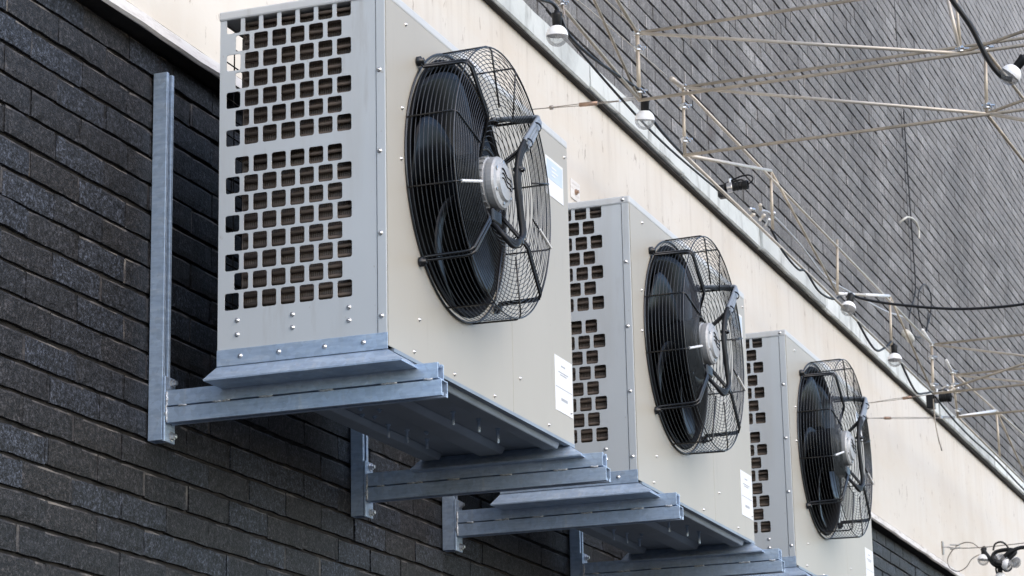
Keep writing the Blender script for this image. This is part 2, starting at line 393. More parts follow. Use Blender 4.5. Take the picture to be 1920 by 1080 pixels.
mb = MB(BO); mb.box(-1.0, 18.5, -0.055, 0.02, 1.875, 1.95); mb.build('coping_bed', M_mortar, bld)

# ------------------------------------------------------------------ condenser unit
YB, YF, L, H, ZF = -0.2353, -0.7066, 1.408, 0.92, -0.032
UO = (L/2, (YB+YF)/2, -0.080)
def make_unit():
    u = empty('condenser_unit', UO)
    B = lambda: MB(UO)
    # perforated side panel
    holes = []
    for r in range(15):
        zc = 0.8785-0.0519*r if r < 7 else 0.127+0.0519*(14-r)
        full = (r % 2 == 0) if r < 7 else ((14-r) % 2 == 0)
        for k in range(7 if full else 6):
            y0 = -0.2540-0.0527*k-(0 if full else 0.0262)
            holes.append(rrect(y0-0.0410, y0, zc-0.0225, zc+0.0225, 0.006))
    side = flat_with_holes([(YF+.027, 0), (YB, 0), (YB, H-.014), (YF+.027, H-.014)], holes, 0.0025, lambda a, b, c: (c, a, b), UO)
    side = side.build('perforated_side_panel', M_paint, u)
    m = B(); m.box(-0.002, 0.030, YF, YF+0.0255, 0, H-.014); m.build('corner_post', M_paint, u, bevel=0.002)
    m = B(); m.box(L-0.003, L, YF+.004, YB, 0, H-.014); m.build('end_panel', M_paint, u)
    m = B(); m.box(-0.004, L+0.004, YF-0.004, YB+0.003, H-0.026, H); m.build('lid', M_lid, u, bevel=0.005)
    # fan panel with round opening, service panel beside it
    XC, ZC, RO = 0.48, 0.508, 0.338
    circ = [(XC+RO*math.cos(2*PI*k/64), ZC+RO*math.sin(2*PI*k/64)) for k in range(64)]
    fp = flat_with_holes([(0.0, ZF), (0.888, ZF), (0.888, H-.026), (0.0, H-.026)], [circ], 0.003, lambda a, b, c: (a, YF-0.003+c, b), UO)
    fp = fp.build('fan_panel', M_face, u)
    m = B(); m.box(0.8905, L, YF-0.003, YF, ZF, H-.026); sp = m.build('service_panel', M_face, u, bevel=0.001)
    m = B(); m.box(0.888, 0.8905, YF-0.001, YF+0.01, ZF, H-.026); m.build('panel_seam', M_dark, u)
    # bottom flange of the front, base pan and its stiffeners
    m = B(); m.box(0.03, L-.002, YF-0.005, YF+0.012, ZF-0.010, ZF-.0005); m.build('bottom_flange', M_pan, u)
    m = B(); m.box(0.0, L-.003, YF+0.013, YB-0.001, ZF-0.006, ZF); pan = m.build('base_pan', M_pan, u)
    for yc, wd in ((-0.475, .05), (-0.285, .035), (-0.665, .03)):
        m = B(); m.hexa([(0.14, yc-wd, ZF-.0065), (0.14, yc-wd*.72, ZF-.026), (0.14, yc+wd*.72, ZF-.026), (0.14, yc+wd, ZF-.0065)],
                        [(1.32, yc-wd, ZF-.0065), (1.32, yc-wd*.72, ZF-.026), (1.32, yc+wd*.72, ZF-.026), (1.32, yc+wd, ZF-.0065)])
        m.build('stiffener', M_pan, u, bevel=0.003)
    for x, y in ((.36, -.40), (.46, -.40), (.56, -.40)):
        m = B(); m.lathe((x, y, ZF-.0062), (0, 0, -1), [(0, .0004), (.014, .0004), (.014, 0)], 16); m.build('drain_hole', M_dark, u)
    for x, y, l in ((.62, -.36, .0), (.74, -.35, .0), (.86, -.34, .03), (.66, -.40, .0), (.95, -.36, .03), (.78, -.57, .03), (.9, -.60, .03), (1.05, -.60, .035), (.55, -.58, .0), (.7, -.33, .0), (1.0, -.40, .0), (1.1, -.36, .02)):
        m = B(); m.lathe((x, y, ZF-.006), (0, 0, -1), [(.008, 0), (.008, .004), (.0045, .0042), (.0045, .008+l), (0, .010+l)], 8); m.build('bolt', M_galv, u)
    # galvanised strip riveted along the foot and the splayed rails it sits on
    for x0, x1 in ((-0.0045, -0.0022), (L+.001, L+.0035)):
        m = B(); m.box(x0, x1, YF-.002, YB, -0.041, 0.0015); m.build('base_strip', M_galv, u, bevel=0.0008)
    def rail(xo, xb, xi_t, xi_b):
        m = B(); t = .0025
        m.hexa([(xo, YB, -.0415), (xo, YF, -.0415), (xb, YF-.054, -.078), (xb, YB+.024, -.078)],
               [(xo+(t if xo < .5 else -t), YB, -.0415), (xo+(t if xo < .5 else -t), YF, -.0415), (xb+(t if xo < .5 else -t), YF-.054, -.078), (xb+(t if xo < .5 else -t), YB+.024, -.078)])
        m.hexa([(xi_t, YB, -.0390), (xi_t, YF, -.0390), (xi_b, YF-.05, -.078), (xi_b, YB+.024, -.078)],
               [(xi_t+t, YB, -.0390), (xi_t+t, YF, -.0390), (xi_b+t, YF-.05, -.078), (xi_b+t, YB+.024, -.078)])
        a, b = sorted((xb, xi_b)); m.box(a, b+t, YF-.05, YB+.022, -.0815, -.0785)
        m.hexa([(xo, YF, -.0415), (xi_t, YF, -.0415), (xi_b, YF-.05, -.0785), (xb, YF-.05, -.0785)],
               [(xo, YF+.003, -.0415), (xi_t, YF+.003, -.0415), (xi_b, YF-.047, -.0785), (xb, YF-.047, -.0785)])
        m.hexa([(xo, YB, -.0415), (xi_t, YB, -.0415), (xi_b, YB+.022, -.0785), (xb, YB+.022, -.0785)],
               [(xo, YB-.003, -.0415), (xi_t, YB-.003, -.0415), (xi_b, YB+.019, -.0785), (xb, YB+.019, -.0785)])
        return m.build('support_rail', M_galv, u)
    rail(-0.0015, -0.034, .105, .135); rail(L+.0015, L+.034, 1.365, 1.325)
    # screws
    def screw(p, axis, r=.0044):
        m = B(); m.lathe(p, axis, [(r*1.5, 0), (r*1.5, .0012), (r, .0016), (r*.9, .004), (r*.5, .0055), (0, .006)], 10)
        return m.build('screw', M_bolt, u, smooth=True)
    for y, z in ((-.690, .695), (-.690, .477), (-.691, .260), (-.692, .045)): screw((-.002, y, z), (-1, 0, 0))
    for y, z in ((-.291, .076), (-.291, .039), (-.446, .075), (-.446, .041), (-.602, .077), (-.602, .043)): screw((0, y, z), (-1, 0, 0))
    for y in (-.302, -.410, -.537, -.643): screw((-.0045, y, -.019), (-1, 0, 0))
    for x, z in ((.201, .079), (.441, -.015), (.945, .077), (1.181, -.013), (.163, -.014), (.738, -.015), (.10, .62), (.09, .48), (.13, .86), (1.38, .06), (1.38, .86)): screw((x, YF-.003, z), (0, -1, 0), .0036)
    screw((.62, YF-.004, H-.013), (0, -1, 0)); screw((-.004, YF+.02, H-.013), (-1, 0, 0))
    # coil seen through the perforations, and rear wire grid
    m = B(); m.box(.026, .062, YF+.035, -.290, .02, H-.04); m.build('side_coil', M_coil, u)
    m = B(); m.box(.20, L-.02, -.275, -.245, .02, H-.04); m.build('rear_coil', M_coil, u)
    m = B()
    for k in range(34):
        z = .04+.0255*k
        m.tube([(.016, YF+.05, z), (.016, -.30, z)], .0052, 6)
    m.build('coil_tubes', simple('dull_copper', (0.105, 0.078, 0.060), 0.7, 0.0) if 'dull_copper' not in bpy.data.materials else bpy.data.materials['dull_copper'], u, smooth=True)
    m = B()
    for k in range(28): m.tube([(.03+.05*k, YB-.002, .01), (.03+.05*k, YB-.002, H-.03)], .002, 5)
    for k in range(18): m.tube([(.01, YB-.006, .04+.05*k), (L-.01, YB-.006, .04+.05*k)], .002, 5)
    m.build('rear_wire_grid', M_black, u)
    m = B(); m.box(.19, .20, -.69, -.28, .0, H-.03); m.build('inner_baffle', M_dark, u)
    # fan: venturi ring, rotor, hub
    m = B(); m.lathe((XC, YF, ZC), (0, 1, 0), [(RO+.014, -.0045), (RO+.012, -.009), (RO+.002, -.011), (RO-.006, -.004), (RO-.011, .02), (RO-.012, .11), (RO+.0, .13), (.12, .22), (0, .22)], 72)
    m.build('fan_shroud', M_dark, u, smooth=True)
    hub = B(); hub.lathe((XC, YF-.085, ZC), (0, 1, 0), [(0, 0), (.085, 0), (.09, .008), (.09, .11), (0, .11)], 32); hub = hub.build('fan_hub', M_blade, u, smooth=True, bevel=.002)
    for bI in range(5):
        m = B(); vs = []; fs = []; nr, nc = 12, 8
        for th in (0, 1):
            for i in range(nr+1):
                q = i/nr; r = .085+(.318-.085)*q
                mid = 2*PI*bI/5 + 0.25 + .55*q*q; half = .40+.13*q-.04*q*q
                for j in range(nc+1):
                    c = j/nc*2-1; a = mid+c*half*(1-.12*(q > .95))
                    y = YF+.012 + c*.042*(1-.35*q) - .012*(1-c*c) + th*.004
                    vs.append((XC+r*math.cos(a), y, ZC+r*math.sin(a)))
        N = (nr+1)*(nc+1)
        for th in (0, 1):
            for i in range(nr):
                for j in range(nc):
                    a = th*N+i*(nc+1)+j; fs.append((a, a+1, a+nc+2, a+nc+1))
        rim = [(0, j) for j in range(nc+1)]+[(i, nc) for i in range(1, nr+1)]+[(nr, j) for j in range(nc-1, -1, -1)]+[(i, 0) for i in range(nr-1, 0, -1)]
        for k in range(len(rim)):
            a = rim[k][0]*(nc+1)+rim[k][1]; b = rim[(k+1) % len(rim)][0]*(nc+1)+rim[(k+1) % len(rim)][1]
            fs.append((a, b, b+N, a+N))
        m.add(vs, fs); m.build('fan_blade', M_blade, u, smooth=True)
    # wire guard
    P = lambda r, a, d: (XC+r*math.cos(a), YF-.003-d, ZC+r*math.sin(a))
    def prof(s):   # guard profile: side, front, inner cone
        pts = [(.363, 0), (.366, .07), (.366, .128), (.355, .139), (.20, .143), (.098, .092)]
        return pts
    g = B()
    def ring(r, d, w=.00108, n=80): g.tube([P(r, 2*PI*k/n, d) for k in range(n)], w, 5, closed=True)
    ring(.366, .003, .0035)
    for k in range(10): ring(.3635+.003*k/10, .015+.0124*k)
    ring(.367, .137, .0024)
    for k in range(14): ring(.356-.0111*k, .1395+.0035*k/14)
    for k in range(8):
        q = (k+.6)/8; ring(.206-.108*q, .1435-.051*q)
    ring(.098, .091, .004)
    g = g.build('fan_guard', M_guard, u, smooth=True)
    for ang in (45, 135, 225, 315):
        a = math.radians(ang); m = B()
        for da, off in ((-.016, 0), (.016, 0)):
            pts = [P(.386, a+da*.95, .010), P(.372, a+da*.95, .016), P(.3705, a+da, .125), P(.366, a+da, .138), P(.352, a+da*1.05, .1445), P(.206, a+da*1.6, .148), P(.196, a+da*1.65, .145), P(.09, a+da*2.2, .094)]
            m.tube(pts, .0042, 6)
        m.lathe(P(.388, a, .002), (0, -1, 0), [(.013, 0), (.013, .010), (.008, .012), (.008, .018), (0, .019)], 12)
        m.build('guard_strut', M_black, g, smooth=True)
    for ang in (15, 75, 105, 165, 195, 255, 285, 345):
        a = math.radians(ang); m = B()
        m.tube([P(.368, a, .002), P(.370, a, .128), P(.366, a, .138), P(.356, a, .1425), P(.202, a, .1465)], .0026, 6)
        s = m.build('guard_stay', M_black, g, smooth=True)
        if ang in (195, 345):
            m = B(); m.tube([P(.345, a, .1435), P(.205, a, .147)] if ang == 195 else [P(.362, a, .1435), P(.255, a, .1465)], .0042, 7); m.build('white_sleeve', M_white, s)
    # motor
    m = B(); m.lathe((XC, YF-.06, ZC), (0, -1, 0), [(0, -.01), (.071, -.01), (.074, -.004), (.074, .044), (.070, .046), (.070, .051), (.0725, .053), (.0725, .069), (.068, .075), (.054, .078), (.049, .086), (.022, .088), (0, .088)], 40)
    mot = m.build('fan_motor', M_alu, u, smooth=False, bevel=0)
    m = B()
    for k in range(20):
        a = 2*PI*k/20; rr = .0750
        c = Vector((XC+rr*math.cos(a), YF-.086, ZC+rr*math.sin(a))); t = Vector((-math.sin(a), 0, math.cos(a)))*.0022; n_ = Vector((math.cos(a), 0, math.sin(a)))*.003; y = Vector((0, .018, 0))
        m.hexa([c-t-n_-y, c+t-n_-y, c+t+n_-y, c-t+n_-y], [c-t-n_+y, c+t-n_+y, c+t+n_+y, c-t+n_+y])
    m.build('cooling_fin', M_alu, mot)
    for k in range(3):      # three wavy strokes cast on the cover
        m = B(); pts = [(XC-.034+.008*i, YF-.1488, ZC+.030-.013*k-.0030*i+.0035*math.sin(i*1.1)) for i in range(9)]
        m.tube(pts, .0018, 5); m.build('cast_mark', M_dark, mot)
    m = B(); m.box(XC-.045, XC+.02, YF-.125, YF-.075, ZC-.118, ZC-.078); m.build('terminal_box', M_black, mot, bevel=.006)
    for k in range(6):
        a = 2*PI*(k+.5)/6; m = B(); m.lathe((XC+.057*math.cos(a), YF-.134, ZC+.057*math.sin(a)), (0, -1, 0), [(.006, 0), (.006, .006), (0, .0065)], 8); m.build('bolt', M_bolt, mot)
    # motor leads: from the terminal box down in a loop, up along the guard, into the box at upper right
    for k in range(3):
        o = .0095*(k-1); q = .011*(k-1)
        pts = [(.46+o, YF-.11, .395), (.44+o, YF-.150, .350), (.486+q, YF-.165, .335+o), (.555+o, YF-.163, .378+o*.5), (.552+o, YF-.160, .43), (.530+o, YF-.160, .52), (.553+o, YF-.160, .604), (.60+o, YF-.163, .652-o)]
        m = B(); m.tube(smooth_path(pts), .0068, 7); m.build('motor_lead', M_cable, u, smooth=True)
        pts = [(.592+o, YF-.1635, .645-o), (.628+o, YF-.166, .680-o), (.675+o, YF-.166, .725-o*.6), (.712+o*.6, YF-.160, .755-o*.5), (.722+o*.5, YF-.13, .762-o*.4), (.735, YF-.03, .78), (.80, YF+.01, .79)]
        m = B(); m.tube(smooth_path(pts), .0066, 7); m.build('grey_lead_sleeve', M_grey_cable, u, smooth=True)
    for c, d in (((.600, YF-.165, .652), (.7, 0, .7)), ((.668, YF-.167, .718), (.7, 0, .7)), ((.541, YF-.161, .56), (.1, 0, 1)), ((.505, YF-.166, .345), (1, 0, .1))):
        m = B(); m.lathe(c, d, [(.0145, -.004), (.0165, -.003), (.0165, .003), (.0145, .004)], 14); m.build('cable_tie', M_black, u)
    # labels on the service panel
    m = B(); m.box(1.243, 1.399, YF-.0042, YF-.0032, .046, .213); lb = m.build('paper_label', M_paper, sp)
    m = B()
    for z, x0, x1, h in ((.185, 1.30, 1.335, .004), (.165, 1.275, 1.36, .003), (.158, 1.29, 1.345, .003), (.118, 1.25, 1.392, .0016), (.082, 1.295, 1.35, .008)): m.box(x0, x1, YF-.0048, YF-.0043, z, z+h)
    m.build('label_print', M_print, lb)
    m = B(); m.box(1.206, 1.362, YF-.0042, YF-.0032, .700, .820); lb = m.build('paper_label', M_paper, sp)
    m = B(); m.box(1.214, 1.354, YF-.0048, YF-.0043, .752, .812); m.build('blue_field', M_blue, lb)
    m = B()
    for z, x0, x1 in ((.790, 1.255, 1.30), (.778, 1.255, 1.315), (.766, 1.255, 1.29)): m.box(x0, x1, YF-.0054, YF-.0049, z, z+.005)
    m.build('label_print', M_paper, lb)
    return u
unit = make_unit()
S2 = 2.0345
for i in range(3):
    o = unit if i == 0 else copy_tree(unit)
    o.location = (UO[0]+S2*i, UO[1], UO[2])
    pv = Vector((0.48, YF, 0.508))-Vector(UO); rot = Matrix.Translation(pv) @ Matrix.Rotation(math.radians((0, 23, 50)[i]), 4, 'Y') @ Matrix.Translation(-pv)
    for ch in o.children:
        if ch.name.startswith('fan_blade'): ch.matrix_local = rot
    tag(o, ['nearest and largest grey condenser unit, its whole perforated side panel in view', 'middle grey condenser unit, between the nearest and the farthest on the wall', 'farthest and smallest grey condenser unit, fan against the cream band'][i], 'air conditioner', 'condenser units along the brick wall')

# ------------------------------------------------------------------ wall brackets
BRO = (0.07, 0.0, -0.2)
def strut_channel(m, a, b, axis, open_dir, w=.041, t=.0026, lip_=.010):
    """C channel from a to b; axis/open_dir unit vectors; a is the centre of the closed web"""
    a = Vector(a); b = Vector(b); o = Vector(open_dir); ax = Vector(axis); s = ax.cross(o)
    def slab(s0, s1, o0, o1):
        q = [a+s*s0+o*o0, a+s*s1+o*o0, a+s*s1+o*o1, a+s*s0+o*o1]; p = [x+(b-a) for x in q]; m.hexa(q, p)
    h = w/2
    slab(-h+t, h-t, 0, t); slab(-h, -h+t, 0, w); slab(h-t, h, 0, w)
    slab(-h+t, -h+lip_, w-t, w); slab(h-lip_, h-t, w-t, w)
    for sg in (-1, 1): slab(min(sg*(h-lip_), sg*(h-lip_-t)), max(sg*(h-lip_), sg*(h-lip_-t)), w-.009, w)
def make_bracket():
    u = empty('wall_bracket', BRO); B = lambda: MB(BRO)
    xc = .07+.0205
    m = B(); strut_channel(m, (xc, -.001, -.199), (xc, -.001, .806), (0, 0, 1), (0, -1, 0)); m.build('post_channel', M_galv, u, bevel=.0012)
    m = B(); strut_channel(m, (xc, -.053, -.1105), (xc, -.812, -.1105), (0, -1, 0), (0, 0, 1), t=.003, lip_=.009, w=.0405); m.build('upper_arm_channel', M_galv, u, bevel=.001)
    m = B(); strut_channel(m, (xc, -.053, -.1145), (xc, -.822, -.1145), (0, -1, 0), (0, 0, -1), t=.003, lip_=.009, w=.041); m.build('lower_arm_channel', M_galv, u, bevel=.001)
    m = B(); m.box(xc-.0225, xc+.034, -.0515, -.0435, -.203, -.030); m.build('base_plate', M_galv, u, bevel=.002)
    for z in (-.045, -.186):
        m = B(); m.lathe((xc+.012, -.0515, z), (0, -1, 0), [(.0135, 0), (.0135, .0025), (.0095, .003), (.0095, .010), (.006, .0105), (.006, .016), (0, .017)], 6); m.build('bolt', M_bolt, u)
    m = B(); mm = []
    for k in range(24): 
        z = -.154+.0035*k; mm.append((.0695+random.uniform(-.001, .001), -.0545+random.uniform(-.001, .001), z))
    m.tube(mm, [.0035+random.uniform(-.001, .0013) for _ in mm], 6)
    m.build('weld_seam', M_weld, u, smooth=True)
    for yc in (-.10, -.20, -.225, -.33, -.345, -.50, -.515, -.67, -.69, -.785):
        m = B(); pts = [(.0695, yc+.006*k+random.uniform(-.001, .001), -.1125+random.uniform(-.0012, .0012)) for k in range(-2, 3)]
        m.tube(pts, [.002, .0032, .0028, .0034, .002], 6); m.build('weld_bead', M_weld, u, smooth=True)
    return u
br = make_bracket()
spots = [(0, 0), (0, 1.290), (1, 0), (1, 1.290), (2, 0)]
blabels = ['galvanised steel wall bracket with its full post in view, carrying the nearest unit',
           'galvanised steel wall bracket under the far end of the nearest unit',
           'galvanised steel wall bracket under the near end of the middle unit',
           'galvanised steel wall bracket under the far end of the middle unit',
           'steel wall bracket under the farthest unit, only its arm tip in view']
for i, (k, dx) in enumerate(spots):
    o = br if i == 0 else copy_tree(br)
    o.location = (BRO[0]+k*S2+dx, BRO[1], BRO[2]); tag(o, blabels[i], 'bracket', 'steel brackets carrying the units')

# ------------------------------------------------------------------ lattice trusses of thin rods
YT = -0.50; RR = 0.0066
def truss(label, loc, rods):
    u = empty('lattice_truss', loc)
    tag(u, label, 'truss', 'rod trusses hung over the alley')
    for name, a, b, mat, r in rods:
        m = MB(loc); m.rod(a, b, r); m.build(name, mat, u, smooth=True)
    return u
def clamp(p, parent, loc, s=1.0):
    p = Vector(p); m = MB(loc)
    m.lathe(p+Vector((0, 0, -.012*s)), (0, 0, 1), [(.006*s, 0), (.016*s, .002*s), (.016*s, .020*s), (.006*s, .024*s)], 10)
    m.rod(p+Vector((-.026*s, -.012*s, .004*s)), p+Vector((.028*s, -.014*s, .0)), .006*s, 7)
    m.rod(p+Vector((.004*s, -.035*s, .002*s)), p+Vector((.0, .02*s, .006*s)), .005*s, 7)
    m.build('clamp', M_bolt, parent, smooth=False)
def stub(a, b, parent, loc, mat=None, r=.010):
    m = MB(loc); m.rod(a, b, r, 10); m.build('end_sleeve', mat or M_rod_bright, parent, smooth=True)
A0, A1 = (2.868, YT, 1.543), (2.870, YT, 1.807)
B0, B1 = (3.440, YT, 1.498), (3.455, YT, 1.781)
T1, L1, T2, N2, T3, N3 = (4.789, YT, 1.821), (4.776, YT, 1.545), (6.038, YT, 1.828), (5.978, YT, 1.545), (7.207, YT, 1.825), (7.177, YT, 1.522)
E1, E0, F1, F0, G1 = (8.299, YT, 1.801), (8.253, YT, 1.509), (8.875, YT, 1.763), (8.968, YT, 1.511), (10.343, YT, 1.814)
def ext(a, b, k): a = Vector(a); b = Vector(b); return tuple(a+(b-a)*k)
t = truss('rod truss along the coping ending above the bulb left of the bright double post', A0, [
    ('bottom_chord', A0, ext(A0, (1.967, YT, 1.612), 2.5), M_rod, RR), ('diagonal', A0, ext(A0, (2.366, YT, 1.758), 3), M_rod, RR*.85), ('top_chord', A1, ext(A1, (2.635, YT, 1.854), 5), M_rod, RR)])
clamp((1.99, YT-.006, 1.612), t, A0, .7)
t = truss('long rod truss running along the coping above the fans, four posts and bright struts', B0, [
    ('top_chord', B1, E1, M_rod_bright, RR), ('bottom_chord', B0, E0, M_rod_bright, RR), ('post', B1, B0, M_rod, RR),
    ('bright_strut', B0, T1, M_rod_bright, RR*1.25), ('post', T1, L1, M_rod, RR), ('diagonal', T1, N2, M_rod, RR*.9), ('post', T2, N2, M_rod, RR),
    ('bright_strut', N2, T3, M_rod_bright, RR*1.25), ('post', T3, N3, M_rod, RR), ('diagonal', T3, E0, M_rod, RR*.9), ('post', E1, E0, M_rod, RR*1.2)])
stub((3.30, YT, 1.766), B1, t, B0); stub(N2, ext(N2, T3, .28), t, B0, M_white, .009); stub(ext(N2, T3, .5), ext(N2, T3, .97), t, B0, M_white, .009)
stub((8.05, YT, 1.83), E1, t, B0, M_white, .009)
for p in (B1, (3.447, YT, 1.70), (3.443, YT, 1.56), E1, (8.27, YT, 1.72), (8.26, YT, 1.56)): clamp(p, t, B0, .9)
t = truss('far rod truss past the black cylinder lamp, running off to the right', F0, [
    ('top_chord', F1, ext(F1, G1, 2.4), M_rod_bright, RR), ('bottom_chord', F0, (12.5, YT, 1.50), M_rod_bright, RR), ('post', F1, F0, M_rod, RR),
    ('bright_strut', F0, G1, M_rod_bright, RR*1.3), ('diagonal', G1, (11.6, YT, 1.50), M_rod, RR), ('post', G1, (10.36, YT, 1.50), M_rod, RR)])
stub((8.72, YT, 1.80), F1, t, F0, M_white, .008); stub(F0, ext(F0, G1, .95), t, F0, M_white, .010)
for p in ((8.90, YT, 1.69), (8.96, YT, 1.55), F1): clamp(p, t, F0, .9)
def cross(label, P0, P1, c0, d_up, extra, posts=()):
    """truss crossing the alley away from the wall (towards -Y)"""
    x = P0[0]; z0 = P0[2]; z1 = P1[2]; C = (x, c0, z0+.009); Dn = (x, c0, z1-.006)
    far0 = (x, YT+(c0-YT)*2.4, z0+.012); far1 = (x, YT+(c0-YT)*2.4, z1+.01)
    t = truss(label, P0, [('top_chord', P1, far1, M_rod, RR), ('bottom_chord', P0, far0, M_rod, RR), ('diagonal', P1, C, M_rod_bright, RR),
                          ('diagonal', C, (x, c0+(c0-YT), z1), M_rod, RR*.9)]+extra)
    for p in posts: clamp(p, t, P0, .85)
    return t
cx = 2.868
cross('nearest crossing rod truss, its top chord leaving the bright double post', A0, A1, -1.688, 1,
      [('post', A1, A0, M_rod, RR*1.25), ('hanger', (cx, -1.690, 1.556), (cx-.02, -1.655, 1.80), M_rod_bright, RR), ('hanger', (cx, -1.692, 1.556), (cx, -1.686, 1.82), M_rod, RR*.8)],
      (A1, (cx, YT, 1.745), (cx, YT, 1.578), (cx, -1.69, 1.565)))
cross('second crossing rod truss, beside the bulb on the thick black cable at right', B0, B1, -1.675, 1,
      [('post', (3.440, -1.689, 1.775), (3.440, -1.675, 1.507), M_rod, RR), ('side_chord', (3.440, -1.675, 1.775), (5.455, -1.675, 1.975), M_rod, RR), ('side_chord', (3.440, -1.675, 1.505), (5.32, -1.675, 1.64), M_rod, RR),
       ('bright_strut', (3.440, -1.690, 1.503), (3.440, -2.19, 1.34), M_rod_bright, RR*1.2)],
      ((3.440, -1.677, 1.535), (3.440, -1.689, 1.765)))
cross('third crossing rod truss, starting at the black cylinder lamp with the silver clips', E0, E1, -1.70, 1, [('rising_rod', (8.253, -.62, 1.535), (8.253, -1.40, 1.72), M_rod, RR)], ())
cross('farthest crossing rod truss, starting at the bright sleeve below the black cylinder lamp', F0, (8.968, YT, 1.763), -1.70, 1, [], ())

# ------------------------------------------------------------------ tension wires tying the trusses to the wall
def tension_wire(label, a, b, fit, parts_end):
    a = Vector(a); b = Vector(b); u = empty('tension_wire', a); tag(u, label, 'wire', 'wires tying the trusses to the wall')
    for dz in (-.004, .004):
        m = MB(a); m.tube([a, a+(b-a)*.12, a+(b-a)*.5+Vector((0, 0, dz)), b], .0017, 5); m.build('strand', M_wire, u)
    m = MB(a); m.lathe(a, (0, 1, 0), [(0, -.012), (.005, -.012), (.005, .01), (.014, .01), (.014, .016)], 10); m.build('wall_eye', M_bolt, u)
    for k, mat, l in fit:
        p = a+(b-a)*k; q = p+(b-a).normalized()*l; m = MB(a); m.rod(p, q, .0085, 8); m.build('crimp', mat, u, smooth=True)
    if parts_end:
        q = a+(b-a)*.86; m = MB(a); m.rod(q, b, .004, 6); m.rod(q+Vector((0, 0, .008)), b+Vector((0, 0, .008)), .003, 6); m.rod(q+Vector((0, 0, -.004)), q+Vector((0, 0, .012)), .007, 6); m.build('turnbuckle', M_bolt, u)
    return u
tension_wire('twin wire with copper crimp beside the nearest fan, ending above the second bulb', (2.868, -.066, 1.566), (2.868, -.485, 1.548), [(.48, M_copper, .07), (.20, M_wire, .012)], True)
tension_wire('upper twin wire with a brown crimp at the farthest fan', (8.253, -.066, 1.487), (8.253, -.485, 1.505), [(.62, M_copper, .05)], False)
tension_wire('lower thin wire with a long clip at the farthest fan', (8.13, -.066, 1.385), (8.955, -.485, 1.505), [(.30, M_copper, .05), (.12, M_wire, .012)], True)
def thin_line(name, label, cat, pts, r, mat, sm=6, n=6, group=None):
    o = Vector(pts[0]); m = MB(o); m.tube(smooth_path(pts, sm), r, n); ob = m.build(name, mat, None, smooth=True); ob.location = o; tag(ob, label, cat, group); return ob
thin_line('guy_wire', 'thin bright guy wire running down beside the coping to the short bright sleeve', 'wire', [(1.6, YT, 1.64), (2.31, YT, 1.702), (3.24, YT, 1.757)], .0022, M_rod_bright)
thin_line('guy_wire', 'upper thin guy wire reaching the bright double post', 'wire', [(2.1, YT+.02, 1.80), (2.55, YT+.02, 1.83), (2.79, YT, 1.82)], .0024, M_rod_bright)

# ------------------------------------------------------------------ festoon bulbs
def make_bulb(loc, ang=(0, 0, 0)):
    u = empty('festoon_bulb', loc); o = loc
    m = MB(o); m.lathe(loc, (0, 0, 1), [(0, .028), (.012, .028), (.0155, .032), (.0165, .062), (.0185, .070), (.018, .078), (.010, .080), (.008, .088), (0, .089)], 20); m.build('socket', M_cable, u, smooth=True)
    pr = [(.0370*math.sin(PI*k/24), -.0370*math.cos(PI*k/24)) for k in range(13)]
    m = MB(o); m.lathe(loc, (0, 0, 1), pr, 28); m.build('glass_globe', M_glass, u, smooth=True)
    pr = [(.0372*math.sin(PI*k/24), -.0372*math.cos(PI*k/24)) for k in range(12, 23)]+[(.0135, .0355), (.012, .042)]
    m = MB(o); m.lathe(loc, (0, 0, 1), pr, 28); m.build('white_upper_globe', M_mirror, u, smooth=True)
    pr = [(.0362*math.sin(PI*k/24), -.0362*math.cos(PI*k/24)) for k in range(12, 23)]+[(.0, .036)]
    m = MB(o); m.lathe(loc, (0, 0, 1), pr, 28); m.build('inner_reflector', M_inner, u, smooth=True)
    m = MB(o); m.tube([Vector(loc)+Vector(q) for q in ((-.006, 0, .03), (-.006, 0, .002), (-.012, 0, -.006), (-.004, 0, -.010), (.004, 0, -.010), (.012, 0, -.006), (.006, 0, .002), (.006, 0, .03))], .001, 5); m.build('filament', M_bolt, u)
    return u
bulb = make_bulb((0, 0, 0))
bl = [((1.955, YT, 1.483), (.05, -.12, 0), 'clear bulb with silver top, highest at left, hanging in front of the grey coping'),
      ((2.925, YT, 1.484), (.12, -.22, 0), 'clear bulb with silver top hanging under the bright double post'),
      ((6.085, YT-.024, 1.494), (.15, .35, 0), 'clear bulb with silver top tilted under the white strut by the thin black cable'),
      ((7.125, YT-.024, 1.460), (0, .06, 0), 'small silver topped bulb under the brown post, above the farthest fan'),
      ((2.818, -1.866, 1.430), (.75, .0, 0), 'big clear bulb on the thick black cable at the right edge'),
      ((10.55, -.318, .900), (.1, .1, 0), 'single silver topped bulb left of the bulb tangle, by the looped wire'),
      ((10.56, -.400, .895), (1.2, .4, .3), 'black socketed bulb on the left of the dark bulb tangle'),
      ((10.52, -.440, .890), (2.1, -.5, .9), 'clear bulb in the middle of the dark bulb tangle'),
      ((10.54, -.520, .868), (.5, .8, 1.5), 'pale clear bulb at the right end of the bulb tangle'),
      ((10.50, -.475, .850), (-1.3, -.4, .2), 'bulb lying sideways at the foot of the bulb tangle'),
      ((10.55, -.418, .775), (.0, .2, 0), 'lowest bulb, hanging alone below the bulb tangle at the frame edge')]
for i, (p, r, lb) in enumerate(bl):
    o = bulb if i == 0 else copy_tree(bulb); o.location = p; o.rotation_euler = r; tag(o, lb, 'light bulb', 'festoon bulbs on the cables')

